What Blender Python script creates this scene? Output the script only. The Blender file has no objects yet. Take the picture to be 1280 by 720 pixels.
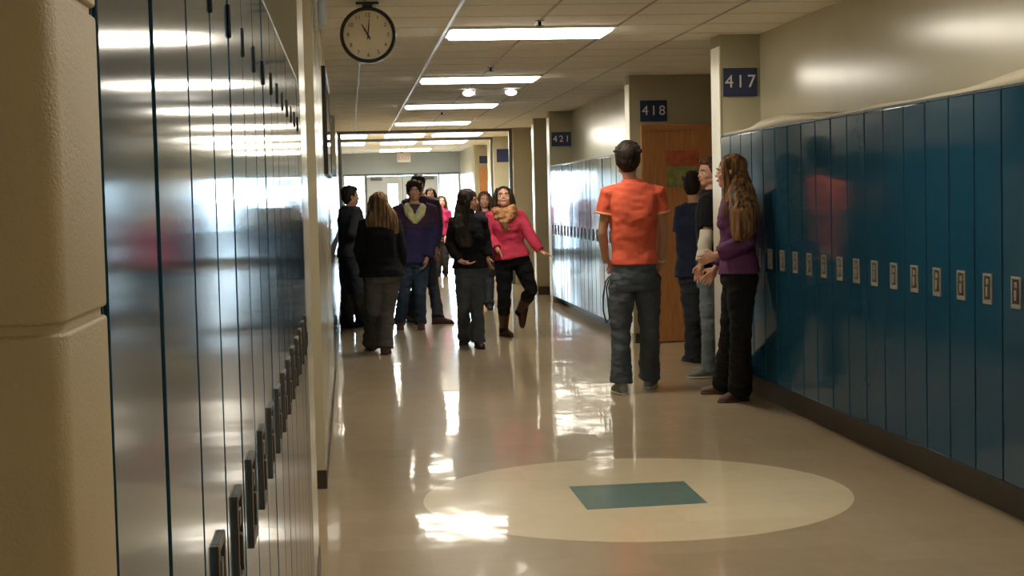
import bpy, bmesh, math, random
from mathutils import Vector, Matrix, noise
random.seed(4)
PI = math.pi
scene = bpy.context.scene
COL = scene.collection

# ------------------------------------------------------------------ camera
F_PX, YAW, PITCH, ROLL, EYE = 1928.84, .1036219, .0586188, -.0240465, 1.5323
cf = Vector((math.sin(YAW)*math.cos(PITCH), math.cos(YAW)*math.cos(PITCH), -math.sin(PITCH)))
r0 = Vector((math.cos(YAW), -math.sin(YAW), 0)); u0 = r0.cross(cf)
cr = math.cos(ROLL)*r0 + math.sin(ROLL)*u0
cu = -math.sin(ROLL)*r0 + math.cos(ROLL)*u0
CAM = Vector((0, 0, EYE))
cd = bpy.data.cameras.new('camera'); cam = bpy.data.objects.new('camera', cd); COL.objects.link(cam)
cd.sensor_width = 36; cd.lens = F_PX*36/1280; cd.clip_start = .05; cd.clip_end = 300
m = Matrix((( cr.x, cu.x, -cf.x, 0), (cr.y, cu.y, -cf.y, 0), (cr.z, cu.z, -cf.z, EYE), (0, 0, 0, 1)))
cam.matrix_world = m
scene.camera = cam

def ray(x, y): return (x-640)/F_PX*cr - (y-360)/F_PX*cu + cf
def onY(x, y, Y): d = ray(x, y); return CAM + d*(Y/d.y)
def onZ(x, y, z=0.): d = ray(x, y); return CAM + d*((z-EYE)/d.z)
def onX(x, y, X): d = ray(x, y); return CAM + d*(X/d.x)

# ------------------------------------------------------------------ materials
def new_mat(name):
    mt = bpy.data.materials.new(name); mt.use_nodes = True
    return mt, mt.node_tree.nodes, mt.node_tree.links, mt.node_tree.nodes['Principled BSDF']
def mat(name, col, rough=.5, metal=0., spec=.5, var=0., vscale=6, bump=0., bscale=40, stretch=(1, 1, 1), coat=0., emit=None, estr=0.):
    mt, N, L, b = new_mat(name)
    b.inputs['Base Color'].default_value = (*col, 1); b.inputs['Roughness'].default_value = rough
    b.inputs['Metallic'].default_value = metal; b.inputs['Specular IOR Level'].default_value = spec
    b.inputs['Coat Weight'].default_value = coat; b.inputs['Coat Roughness'].default_value = .12
    tc = N.new('ShaderNodeTexCoord'); mp = N.new('ShaderNodeMapping'); mp.inputs['Scale'].default_value = stretch
    L.new(tc.outputs['Object'], mp.inputs['Vector'])
    n = N.new('ShaderNodeTexNoise'); n.inputs['Scale'].default_value = vscale; n.inputs['Detail'].default_value = 4
    L.new(mp.outputs[0], n.inputs['Vector'])
    if var:
        r = N.new('ShaderNodeValToRGB')
        r.color_ramp.elements[0].position = .3; r.color_ramp.elements[1].position = .7
        r.color_ramp.elements[0].color = (*[c*(1-var) for c in col], 1)
        r.color_ramp.elements[1].color = (*[min(1, c*(1+var)) for c in col], 1)
        L.new(n.outputs['Fac'], r.inputs['Fac']); L.new(r.outputs[0], b.inputs['Base Color'])
    if bump:
        n2 = N.new('ShaderNodeTexNoise'); n2.inputs['Scale'].default_value = bscale; n2.inputs['Detail'].default_value = 5
        L.new(mp.outputs[0], n2.inputs['Vector'])
        bp = N.new('ShaderNodeBump'); bp.inputs['Strength'].default_value = bump; bp.inputs['Distance'].default_value = .01
        L.new(n2.outputs['Fac'], bp.inputs['Height']); L.new(bp.outputs[0], b.inputs['Normal'])
    if emit:
        b.inputs['Emission Color'].default_value = (*emit, 1); b.inputs['Emission Strength'].default_value = estr
    return mt

def floor_mat(name, c1, c2, rough=.1):
    """one-foot vinyl tiles under wax: each tile lies at its own slight tilt"""
    mt, N, L, b = new_mat(name)
    g = N.new('ShaderNodeNewGeometry')
    sc = N.new('ShaderNodeVectorMath'); sc.operation = 'SCALE'; sc.inputs['Scale'].default_value = 1/.3048
    L.new(g.outputs['Position'], sc.inputs[0])
    fl = N.new('ShaderNodeVectorMath'); fl.operation = 'FLOOR'; L.new(sc.outputs[0], fl.inputs[0])
    wn = N.new('ShaderNodeTexWhiteNoise'); wn.noise_dimensions = '2D'; L.new(fl.outputs[0], wn.inputs['Vector'])
    no = N.new('ShaderNodeTexNoise'); no.inputs['Scale'].default_value = 9; no.inputs['Detail'].default_value = 6
    L.new(g.outputs['Position'], no.inputs['Vector'])
    mx = N.new('ShaderNodeMath'); mx.operation = 'MULTIPLY_ADD'; mx.inputs[1].default_value = .35
    L.new(wn.outputs['Value'], mx.inputs[0]); 
    m2 = N.new('ShaderNodeMath'); m2.operation = 'MULTIPLY'; m2.inputs[1].default_value = .65
    L.new(no.outputs['Fac'], m2.inputs[0]); L.new(m2.outputs[0], mx.inputs[2])
    cr_ = N.new('ShaderNodeValToRGB'); cr_.color_ramp.elements[0].position = .2; cr_.color_ramp.elements[1].position = .8
    cr_.color_ramp.elements[0].color = (*c1, 1); cr_.color_ramp.elements[1].color = (*c2, 1)
    L.new(mx.outputs[0], cr_.inputs['Fac']); L.new(cr_.outputs[0], b.inputs['Base Color'])
    sb = N.new('ShaderNodeVectorMath'); sb.operation = 'SUBTRACT'; sb.inputs[1].default_value = (.5, .5, .5)
    L.new(wn.outputs['Color'], sb.inputs[0])
    ti = N.new('ShaderNodeVectorMath'); ti.operation = 'MULTIPLY'; ti.inputs[1].default_value = (.006, .006, 0)
    L.new(sb.outputs[0], ti.inputs[0])
    nb = N.new('ShaderNodeTexNoise'); nb.inputs['Scale'].default_value = 6; nb.inputs['Detail'].default_value = 3
    L.new(g.outputs['Position'], nb.inputs['Vector'])
    s2 = N.new('ShaderNodeVectorMath'); s2.operation = 'SUBTRACT'; s2.inputs[1].default_value = (.5, .5, .5); L.new(nb.outputs['Color'], s2.inputs[0])
    t2 = N.new('ShaderNodeVectorMath'); t2.operation = 'MULTIPLY'; t2.inputs[1].default_value = (.02, .02, 0); L.new(s2.outputs[0], t2.inputs[0])
    a0 = N.new('ShaderNodeVectorMath'); a0.operation = 'ADD'; L.new(g.outputs['Normal'], a0.inputs[0]); L.new(t2.outputs[0], a0.inputs[1])
    ad = N.new('ShaderNodeVectorMath'); ad.operation = 'ADD'; L.new(a0.outputs[0], ad.inputs[0]); L.new(ti.outputs[0], ad.inputs[1])
    nz = N.new('ShaderNodeVectorMath'); nz.operation = 'NORMALIZE'; L.new(ad.outputs[0], nz.inputs[0])
    L.new(nz.outputs[0], b.inputs['Normal'])
    b.inputs['Roughness'].default_value = rough; b.inputs['IOR'].default_value = 1.5
    # hazy wax: a sharp and a soft lobe
    b2 = N.new('ShaderNodeBsdfPrincipled'); b2.inputs['Roughness'].default_value = .3; b2.inputs['IOR'].default_value = 1.5
    L.new(cr_.outputs[0], b2.inputs['Base Color']); L.new(nz.outputs[0], b2.inputs['Normal'])
    ms = N.new('ShaderNodeMixShader'); ms.inputs[0].default_value = .33; L.new(b.outputs[0], ms.inputs[1]); L.new(b2.outputs[0], ms.inputs[2])
    L.new(ms.outputs[0], N['Material Output'].inputs['Surface'])
    return mt

def block_mat(name, col, rough, bump, bs):
    return mat(name, col, rough, var=.04, vscale=3, bump=bump, bscale=bs)

M = {}
M['wall'] = mat('cream gloss paint', (.50, .46, .33), .2, var=.04, vscale=2, bump=.03, bscale=10)
M['block'] = block_mat('cream painted block', (.58, .47, .29), .5, .22, 420)
M['ceil'] = mat('ceiling tile', (.90, .87, .78), .8, var=.04, vscale=30, bump=.2, bscale=120)
M['tbar'] = mat('grey ceiling bar', (.42, .39, .33), .5, var=.05)
M['tbarx'] = mat('pale ceiling bar', (.66, .62, .54), .6, var=.05)
M['guard'] = mat('ivory corner guard', (.86, .82, .66), .3, var=.03)
M['tbarw'] = mat('white ceiling bar', (.9, .88, .8), .3, var=.02)
M['floor'] = floor_mat('tan vinyl tile', (.385, .295, .19), (.455, .355, .235), .055)
M['circle'] = floor_mat('cream vinyl tile', (.68, .57, .38), (.77, .65, .45), .055)
M['square'] = floor_mat('teal vinyl tile', (.11, .19, .175), (.14, .235, .215), .055)
M['base'] = mat('brown rubber base', (.045, .028, .016), .4, var=.15, vscale=4)
M['locker'] = mat('blue locker enamel', (.010, .052, .092), .085, spec=.5, var=.08, vscale=2.5, bump=.012, bscale=5)
M['locker'].node_tree.nodes['Principled BSDF'].inputs['IOR'].default_value = 1.27
M['lockbody'] = mat('dark blue locker body', (.003, .014, .026), .4, var=.1)
M['dark'] = mat('black enamel', (.012, .012, .013), .35, var=.1)
M['chrome'] = mat('pale metal', (.55, .53, .5), .3, metal=.6, var=.05)
M['bezel'] = mat('dull metal', (.09, .08, .07), .4, metal=.4, var=.1); M['pale'] = mat('worn pale metal', (.20, .19, .16), .5, var=.15, vscale=20)
M['cup'] = mat('dark metal cup', (.06, .04, .03), .35, metal=.5, var=.1)
M['paper'] = mat('pale paper', (.62, .56, .42), .6, var=.08, vscale=5, bump=.2, bscale=8)
M['wood'] = mat('orange wood veneer', (.52, .23, .085), .4, var=.18, vscale=9, stretch=(6, 6, .5))
M['sign'] = mat('navy sign plastic', (.018, .032, .10), .35, var=.08)
M['digits'] = mat('white lettering', (.75, .75, .78), .5, var=.02)
M['red'] = mat('red lettering', (.42, .12, .10), .5)
M['signw'] = mat('white sign plastic', (.75, .72, .7), .4, var=.03)
M['signx'] = mat('aged white plastic', (.50, .47, .45), .4, var=.03)  # greyer white for the exit sign box
M['doorg'] = mat('pale grey door paint', (.52, .55, .58), .4, var=.03)
M['frame'] = mat('dark frame paint', (.10, .11, .12), .3, var=.08)
M['face'] = mat('clock face', (.85, .74, .54), .35, var=.03)
M['lamp'] = mat('lit diffuser', (.9, .9, .85), .4, emit=(1, .93, .78), estr=19.)
M['spot'] = mat('lit lamp lens', (.9, .9, .85), .2, emit=(1, .95, .85), estr=3.)
M['posterr'] = mat('red poster', (.50, .11, .05), .6, var=.3, vscale=14)
M['posterg'] = mat('green poster', (.26, .27, .09), .6, var=.3, vscale=14)
M['ground'] = mat('pale concrete', (.6, .6, .6), .8, var=.08)
def glass():
    mt = bpy.data.materials.new('window glass'); mt.use_nodes = True; N = mt.node_tree.nodes; L = mt.node_tree.links
    N.clear(); o = N.new('ShaderNodeOutputMaterial'); t = N.new('ShaderNodeBsdfTransparent'); g = N.new('ShaderNodeBsdfGlossy')
    t.inputs[0].default_value = (.95, .97, .97, 1)
    g.inputs['Roughness'].default_value = .02; x = N.new('ShaderNodeMixShader'); f = N.new('ShaderNodeFresnel'); f.inputs[0].default_value = 1.45
    L.new(f.outputs[0], x.inputs[0]); L.new(t.outputs[0], x.inputs[1]); L.new(g.outputs[0], x.inputs[2]); L.new(x.outputs[0], o.inputs[0]); return mt
M['glass'] = glass()

# ------------------------------------------------------------------ mesh helpers
def link(name, bm, mats, parent=None, smooth=False, bevel=0.):
    me = bpy.data.meshes.new(name); bm.to_mesh(me); bm.free()
    for q in (mats if isinstance(mats, (list, tuple)) else [mats]): me.materials.append(q)
    if smooth: me.polygons.foreach_set('use_smooth', [True]*len(me.polygons))
    o = bpy.data.objects.new(name, me); COL.objects.link(o)
    if parent: o.parent = parent
    if bevel:
        bv = o.modifiers.new('bevel', 'BEVEL'); bv.width = bevel; bv.segments = 3; bv.limit_method = 'ANGLE'
    return o
def box(bm, x0, x1, y0, y1, z0, z1, mi=0):
    vs = [bm.verts.new((x, y, z)) for z in (z0, z1) for y in (y0, y1) for x in (x0, x1)]
    for f in ((0, 2, 3, 1), (4, 5, 7, 6), (0, 1, 5, 4), (2, 6, 7, 3), (0, 4, 6, 2), (1, 3, 7, 5)):
        bm.faces.new([vs[i] for i in f]).material_index = mi
def B(*a):
    bm = bmesh.new()
    for q in a: box(bm, *q)
    return bm
def tag(o, label, cat, group=None, kind=None):
    o['label'] = label; o['category'] = cat
    if group: o['group'] = group
    if kind: o['kind'] = kind
    return o
def struct(name, bm, mt, parent=None, **k):
    o = link(name, bm, mt, parent, **k)
    if not parent: o['kind'] = 'structure'
    return o
def empty(name, loc=(0, 0, 0), rz=0):
    o = bpy.data.objects.new(name, None); COL.objects.link(o); o.location = loc; o.rotation_euler = (0, 0, rz); o.empty_display_size = .1
    return o
def frame_of(d, hint=None):
    d = d.normalized(); h = hint or (Vector((0, 0, 1)) if abs(d.z) < .9 else Vector((0, 1, 0)))
    a = h - d*h.dot(d)
    if a.length < 1e-4: a = Vector((1, 0, 0)) - d*d.x
    a.normalize(); return a, d.cross(a)
def loft(bm, rings, n=20, sq=2., mi=0):
    """rings: (centre, axis_a, axis_b) with lengths as radii; closed with caps"""
    R = []
    for c, a, b in rings:
        R.append([])
        for i in range(n):
            t = 2*PI*i/n; x, y = math.cos(t), math.sin(t)
            k = (abs(x)**sq + abs(y)**sq)**(-1/sq)
            R[-1].append(bm.verts.new(c + a*(x*k) + b*(y*k)))
    fs = []
    for p, q in zip(R, R[1:]):
        for i in range(n): fs.append(bm.faces.new((p[i], p[(i+1) % n], q[(i+1) % n], q[i])))
    fs.append(bm.faces.new(R[0][::-1])); fs.append(bm.faces.new(R[-1]))
    for f in fs: f.material_index = mi
def tube(bm, pts, rad, n=14, hint=None, flat=1., ends=True, mi=0):
    """tapered tube with round ends (ends=True) or flat ends"""
    pts = [Vector(p) for p in pts]; rings = []
    if ends:
        d0 = (pts[1]-pts[0]).normalized(); d1 = (pts[-1]-pts[-2]).normalized()
        pre = [(pts[0]-d0*rad[0]*s, rad[0]*c) for s, c in ((.95, .3), (.7, .71), (.38, .92))]
        post = [(pts[-1]+d1*rad[-1]*s, rad[-1]*c) for s, c in ((.38, .92), (.7, .71), (.95, .3))]
        P = [p for p, _ in pre]+pts+[p for p, _ in post]; Rr = [r for _, r in pre]+list(rad)+[r for _, r in post]
    else: P, Rr = pts, list(rad)
    a = None
    for i, (p, r) in enumerate(zip(P, Rr)):
        d = (P[min(i+1, len(P)-1)]-P[max(i-1, 0)]).normalized()
        a, b = frame_of(d, hint if hint else a)
        rings.append((p, a*r, b*r*flat))
    loft(bm, rings, n, mi=mi)
def ell(bm, c, ax, n=16, mi=0):
    """ellipsoid with three axis vectors"""
    res = bmesh.ops.create_uvsphere(bm, u_segments=n, v_segments=max(8, n*2//3), radius=1)
    mx = Matrix(((ax[0].x, ax[1].x, ax[2].x, c.x), (ax[0].y, ax[1].y, ax[2].y, c.y), (ax[0].z, ax[1].z, ax[2].z, c.z), (0, 0, 0, 1)))
    bmesh.ops.transform(bm, matrix=mx, verts=res['verts'])
    for v in res['verts']:
        for f in v.link_faces: f.material_index = mi
def fuse(bm, voxel, it=3, fold=None):
    """one continuous surface out of overlapping closed shapes"""
    bmesh.ops.recalc_face_normals(bm, faces=bm.faces)
    me = bpy.data.meshes.new('tmp'); bm.to_mesh(me); bm.free()
    o = bpy.data.objects.new('tmp', me); COL.objects.link(o)
    md = o.modifiers.new('r', 'REMESH'); md.mode = 'VOXEL'; md.voxel_size = voxel; md.adaptivity = 0
    if it: s = o.modifiers.new('s', 'SMOOTH'); s.iterations = it; s.factor = .5
    dg = bpy.context.evaluated_depsgraph_get(); dg.update()
    out = bpy.data.meshes.new_from_object(o.evaluated_get(dg))
    bpy.data.objects.remove(o); bpy.data.meshes.remove(me)
    b2 = bmesh.new(); b2.from_mesh(out); bpy.data.meshes.remove(out)
    if fold:
        amp, sx, sz = fold; b2.normal_update()
        for v in b2.verts:
            p = v.co; q = Vector((p.x*sx, p.y*sx, p.z*sz))
            v.co = p + v.normal*amp*(noise.noise(q) + .5*noise.noise(q*2.1))
    return b2
def text(s, size, name, mt, parent, loc, rot, ext=.002):
    cu_ = bpy.data.curves.new(name, 'FONT'); cu_.body = s; cu_.size = size; cu_.align_x = 'CENTER'; cu_.align_y = 'CENTER'; cu_.extrude = ext
    cu_.materials.append(mt)
    t0_ = bpy.data.objects.new('tmp', cu_); COL.objects.link(t0_)
    me = bpy.data.meshes.new_from_object(t0_.evaluated_get(bpy.context.evaluated_depsgraph_get())); bpy.data.objects.remove(t0_)
    o = bpy.data.objects.new(name, me); COL.objects.link(o); o.parent = parent; o.location = loc; o.rotation_euler = rot
    return o

# ------------------------------------------------------------------ people
def prin(name, col, rough=.8, var=.12, vs=9, stretch=(1, 1, 1), bump=.3, bs=30): return mat(name, col, rough, spec=.3, var=var, vscale=vs, stretch=stretch, bump=bump, bscale=bs)
SKIN = mat('skin', (.50, .27, .17), .5, spec=.35, var=.05, vscale=12)
SKIN2 = mat('fair skin', (.62, .33, .23), .5, spec=.35, var=.05, vscale=12)
EYEW = mat('eye white', (.7, .68, .64), .3); EYED = mat('dark iris', (.03, .02, .015), .2); LIP = mat('lips', (.42, .13, .11), .5)
def hairm(name, c1, c2):
    mt, N, L, b = new_mat(name)
    tc = N.new('ShaderNodeTexCoord'); mp = N.new('ShaderNodeMapping'); mp.inputs['Scale'].default_value = (45, 45, 3)
    n = N.new('ShaderNodeTexNoise'); n.inputs['Scale'].default_value = 1; n.inputs['Detail'].default_value = 3
    r = N.new('ShaderNodeValToRGB'); r.color_ramp.elements[0].position = .38; r.color_ramp.elements[1].position = .68
    r.color_ramp.elements[0].color = (*c1, 1); r.color_ramp.elements[1].color = (*c2, 1)
    L.new(tc.outputs['Object'], mp.inputs[0]); L.new(mp.outputs[0], n.inputs['Vector']); L.new(n.outputs['Fac'], r.inputs['Fac']); L.new(r.outputs[0], b.inputs['Base Color'])
    bp = N.new('ShaderNodeBump'); bp.inputs['Strength'].default_value = .6; bp.inputs['Distance'].default_value = .004
    L.new(n.outputs['Fac'], bp.inputs['Height']); L.new(bp.outputs[0], b.inputs['Normal']); b.inputs['Roughness'].default_value = .6; b.inputs['Specular IOR Level'].default_value = .2
    return mt
H_DARK = hairm('dark brown hair', (.012, .008, .006), (.035, .022, .015))
H_BROWN = hairm('brown hair', (.05, .026, .013), (.13, .07, .035))
H_MIX = hairm('brown hair with blond streaks', (.045, .022, .012), (.32, .17, .07))
H_BLOND = hairm('dark blond hair', (.09, .05, .028), (.36, .21, .09))

UP = Vector((0, 0, 1))
def person(P):
    """P: joints (3-D, world), clothes and hair. Everything is built around the hip centre's floor point."""
    Y = P['Y']; fem = P.get('fem', False); vox = P.get('vox', .0075)
    def J(q):
        if isinstance(q, Vector): return q.copy()
        return onY(q[0]+P.get('dx', 0), q[1], Y + (q[2] if len(q) > 2 else 0))
    hL, hR, kL, kR, aL, aR = [J(P[k]) for k in ('hipA', 'hipB', 'kneeA', 'kneeB', 'ankA', 'ankB')]
    sL, sR, eL, eR, wL, wR = [J(P[k]) for k in ('shA', 'shB', 'elA', 'elB', 'wrA', 'wrB')]
    hc = J(P['head']); fwd = Vector((*P['fwd'], 0)).normalized()
    hf = Vector((*P.get('look', P['fwd']), 0)).normalized(); hf = (hf + UP*P.get('tilt', 0)).normalized()
    lean = P.get('headup', 0.)
    hr = hf.cross(UP).normalized(); hu = (hr.cross(hf)).normalized()
    pel = (hL+hR)/2; shm = (sL+sR)/2; spine = (shm-pel); su = spine.normalized()
    # A side lies on the left in the picture; the body's right vector runs from A to B or B to A
    right = fwd.cross(UP).normalized()
    rs = (sR-sL); rs = rs - su*rs.dot(su); rs.normalize()
    rh = (hR-hL); rh.z *= .5; rh.normalize()
    sw = (sR-sL).length/2; k = P.get('fat', 1.)
    org = Vector((pel.x, pel.y, 0))
    sk = P.get('skin', SKIN)
    if fem: prof = [(-.16, .150, .100), (-.02, .165, .112), (.12, .155, .105), (.36, .122, .088), (.58, .130, .098), (.78, .140, .112), (.93, .95*sw, .092), (1.0, .97*sw, .082), (1.07, .74*sw, .068), (1.12, .44*sw, .058), (1.18, .048, .048)]
    else: prof = [(-.16, .140, .100), (-.02, .158, .112), (.12, .152, .108), (.36, .140, .098), (.58, .152, .108), (.78, .165, .118), (.93, .98*sw, .105), (1.0, .98*sw, .095), (1.07, .80*sw, .080), (1.12, .50*sw, .070), (1.18, .060, .058)]
    def torso(bm, lo, hi, infl, grow=0., sq=2.3):
        ps = [q for q in prof if lo < q[0] < hi]
        def at(t):
            for q0, q1 in zip(prof, prof[1:]):
                if q0[0] <= t <= q1[0]:
                    f = (t-q0[0])/(q1[0]-q0[0]); return (t, q0[1]+(q1[1]-q0[1])*f, q0[2]+(q1[2]-q0[2])*f)
            return (t, *(prof[0] if t < prof[0][0] else prof[-1])[1:])
        ps = [at(lo)]+ps+[at(hi)]
        rings = []
        for t, a, b in ps:
            f = min(1, max(0, t)); rr = (rh*(1-f)+rs*f); rr = (rr-su*rr.dot(su)).normalized(); ff = rr.cross(su).normalized()
            w = (hR-hL).length/2*.0
            g = grow*max(0, (.5-t))
            rings.append((pel+spine*t, rr*(a*k+infl+g), ff*(b*k+infl+g)))
        loft(bm, rings, 28, sq)
    def limb(bm, pts, rad, infl=0., ends=True): tube(bm, pts, [r*k+infl for r in rad], 16, ends=ends)
    def mid(a, b, t): return a+(b-a)*t
    fm = .9 if fem else 1.
    def hand(bm, w, d, side, curl):
        d = d.normalized(); a = side - d*side.dot(d); a.normalize(); n = d.cross(a).normalized()
        hs = .92 if fem else 1.
        if n.dot(P.get('palm', fwd*-1)) < 0: n = -n     # n: back of the hand to palm side
        ell(bm, w+d*.045*hs, (a*.040*hs, d*.052*hs, n*.017*hs), 14)
        for q, (off, ln) in enumerate(((-.0315, .062), (-.0105, .076), (.0105, .082), (.0315, .072))):
            b0 = w+d*.075*hs+a*off*hs; sp = (d + a*off*3).normalized()
            d1 = (sp*math.cos(curl)+n*math.sin(curl)); d2 = (sp*math.cos(curl*2.2)+n*math.sin(curl*2.2))
            b1 = b0+d1*ln*.5*hs; b2 = b1+d2*ln*.55*hs
            tube(bm, [b0-d*.02, b0, b1, b2], [.0085*hs]*3+[.007*hs], 8)
        t0 = w+d*.02*hs+a*.025*hs; t1 = t0+(d*.6+a*.7+n*.3).normalized()*.042*hs; t2 = t1+(d*.9+a*.15+n*.4).normalized()*.032*hs
        tube(bm, [t0, t1, t2], [.013*hs, .0105*hs, .008*hs], 8)
    # ---- body
    bm = bmesh.new()
    torso(bm, -.10, 1.18, -.012)
    if fem:
        for s in (-1, 1):
            c = pel+spine*.70+rs*s*.065; ff = rs.cross(su); ff = ff if ff.dot(fwd) > 0 else -ff
            ell(bm, c+ff*.075, (rs*.055, su*.055, ff*.055))
    hs_ = P.get('hs', 1.)
    nb = pel+spine*1.03; nk = hc-hu*.06*hs_-hf*.012
    tube(bm, [nb-su*.04, mid(nb, nk, .5), nk], [.058*fm, .052*fm, .054*fm], 16)
    for s, e, w, dh in ((sL, eL, wL, P.get('hdA')), (sR, eR, wR, P.get('hdB'))):
        limb(bm, [s, mid(s, e, .35), mid(s, e, .7), e], [.050*fm, .045*fm, .039*fm, .035*fm])
        limb(bm, [e, mid(e, w, .3), mid(e, w, .7), w], [.036*fm, .038*fm, .030*fm, .025*fm])
        d = (w-e).normalized() if not dh else Vector(dh).normalized()
        inn = (fwd if abs(d.dot(fwd)) < .8 else UP)
        tube(bm, [w-d*.02, w+d*.03], [.024*fm, .026*fm], 12)
        hand(bm, w, d, inn, P.get('curl', .35))
    for h, kn, a in ((hL, kL, aL), (hR, kR, aR)):
        limb(bm, [h, mid(h, kn, .35), mid(h, kn, .75), kn], [.083, .078, .060, .053])
        limb(bm, [kn, mid(kn, a, .3), mid(kn, a, .65), a], [.052, .056, .042, .034])
    feet = []
    for a, key in ((aL, 'ftA'), (aR, 'ftB')):
        fd = Vector(P.get(key, (fwd.x, fwd.y, 0))).normalized(); feet.append((a, fd))
        fu = UP - fd*fd.z; fu.normalize()
        tube(bm, [a-fd*.03-fu*.035, a+fd*.05-fu*.045, a+fd*.13-fu*.055], [.032, .032, .022], 12)
    def E(x, f, u, rx, rf, ru, n=16): ell(bm, hc+(hr*x+hf*f+hu*u)*hs_, (hr*rx*hs_, hf*rf*hs_, hu*ru*hs_), n)
    E(0, -.010, .025, .074, .092, .088, 20); E(0, .022, -.030, .060, .066, .078, 20)
    E(0, .050, -.080, .032, .034, .028); E(0, .082, -.012, .011, .016, .026); E(0, .094, -.024, .014, .014, .011)
    E(0, .068, .018, .050, .020, .014); E(0, .074, -.056, .026, .014, .012)
    for s in (-1, 1):
        E(s*.076, -.010, -.008, .009, .019, .031); E(s*.040, .055, -.030, .022, .024, .022); E(s*.045, .0, -.065, .022, .045, .025)
    body = link('person', fuse(bm, vox, 2), sk, smooth=True)
    def child(name, bmx, mt, **kk):
        o = link(name, bmx, mt, body, smooth=True, **kk); return o
    if P.get('face', True):
        for s in (-1, 1):
            b = bmesh.new(); c = hc+(hr*s*.031+hf*.071-hu*.003)*hs_
            ell(b, c, (hr*.0145, hf*.012, hu*.0085), 12, 0); ell(b, c+hf*.0065, (hr*.006, hf*.0065, hu*.0065), 10, 1)
            child('eye', b, [EYEW, EYED])
            b = bmesh.new(); tube(b, [hc+(hr*s*.014+hf*.090+hu*.020)*hs_, hc+(hr*s*.034+hf*.086+hu*.026)*hs_, hc+(hr*s*.052+hf*.070+hu*.018)*hs_], [.004, .0045, .003], 8)
            child('eyebrow', b, P['hair'][1])
        b = bmesh.new(); tube(b, [hc+(hr*.022+hf*.080-hu*.050)*hs_, hc+(hf*.090-hu*.057)*hs_, hc+(-hr*.022+hf*.080-hu*.050)*hs_], [.004, .008, .004], 10)
        child('mouth', b, LIP)
        if P.get('smile'):
            b = bmesh.new(); tube(b, [hc+(hr*.016+hf*.086-hu*.051)*hs_, hc+(hf*.096-hu*.057)*hs_, hc+(-hr*.016+hf*.086-hu*.051)*hs_], [.003, .005, .003], 8)
            child('teeth', b, EYEW)
    # ---- trousers
    tr = P['pants']; bm = bmesh.new(); infl = tr.get('loose', .014); ft = tr.get('flare', .055)
    torso(bm, -.12, tr.get('top', .17), infl*.9)
    for h, kn, a in ((hL, kL, aL), (hR, kR, aR)):
        end = mid(kn, a, tr.get('end', 1.05))
        up = h+(h-kn).normalized()*.05
        tube(bm, [up, h, mid(h, kn, .4), mid(h, kn, .8), kn, mid(kn, a, .3), mid(kn, a, .7), end],
             [.07*k+infl, .087*k+infl, .080*k+infl, .064*k+infl, .057*k+infl, max(.057*k+infl, ft*.9), ft, ft*1.06], 18, ends=False)
    bmt = fuse(bm, vox, 2, (P.get('pfold', .011), 9, 17)); child('trousers', bmt, tr['mat'])
    # ---- top
    tp = P['top']; bm = bmesh.new(); infl = tp.get('loose', .016)
    torso(bm, tp.get('hem', -.04), tp.get('neck', 1.125), infl, tp.get('grow', .02))
    if fem:
        for s in (-1, 1):
            c = pel+spine*.70+rs*s*.065; ff = rs.cross(su); ff = ff if ff.dot(fwd) > 0 else -ff
            ell(bm, c+ff*.080, (rs*.062, su*.062, ff*.062))
    sl = tp.get('sleeve', 1.9)
    for s, e, w in ((sL, eL, wL), (sR, eR, wR)):
        inn = s+(shm-s)*.25
        if sl <= 1:
            tube(bm, [inn, s, mid(s, e, sl*.5), mid(s, e, sl)], [.055*fm+infl, .053*fm+infl, .052*fm+infl, .056*fm+infl], 16, ends=False)
        else:
            g = sl-1
            tube(bm, [inn, s, mid(s, e, .4), mid(s, e, .85), e, mid(e, w, .15), mid(e, w, .6*g), mid(e, w, g)],
                 [.052*fm+infl, .052*fm+infl, .048*fm+infl, .042*fm+infl, .042*fm+infl, .042*fm+infl, .037*fm+infl, .031*fm+infl], 16, ends=False)
        if sl <= 1: pass
    if tp.get('hood'):
        ff = rs.cross(su); ff = ff if ff.dot(fwd) > 0 else -ff
        tube(bm, [shm+rs*.09+su*.03+ff*.03, shm+rs*.06+su*.035-ff*.08, shm-ff*.11+su*.01, shm-rs*.06+su*.035-ff*.08, shm-rs*.09+su*.03+ff*.03], [.025, .035, .045, .035, .025], 12)
    top = child(tp.get('name', 'jacket'), fuse(bm, vox, 2, (P.get('tfold', .010), 8, 12)), tp['mat'])
    ff = rs.cross(su); ff = ff if ff.dot(fwd) > 0 else -ff
    if tp.get('collar'):
        bm = bmesh.new(); c = pel+spine*1.12
        loft(bm, [(c-su*.01, rs*.080, ff*.075), (c+su*.02, rs*.070, ff*.066), (c+su*.035, rs*.074, ff*.070), (c+su*.0, rs*.092, ff*.088)], 24)
        child('collar', fuse(bm, .006, 2), tp['collar'])
    if tp.get('trim') and sl <= 1:
        for s, e in ((sL, eL), (sR, eR)):
            bm = bmesh.new(); r = .058*fm+infl
            tube(bm, [mid(s, e, sl-.03), mid(s, e, sl+.03)], [r+.001, r+.001], 20, ends=False); child('sleeve_trim', bm, tp['trim'])
    if tp.get('inner'):
        bm = bmesh.new(); c = pel+spine
        for s in (-1, 1):
            tube(bm, [c+rs*s*.085-ff*.01+su*.06, c+rs*s*.092+ff*.095+su*.035, c+rs*s*.062+ff*.145-su*.04, c+rs*s*.012+ff*.155-su*.13], [.030, .046, .056, .028], 12)
        child('hood_lining', fuse(bm, .006, 2, (.005, 20, 20)), tp['inner'])
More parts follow.
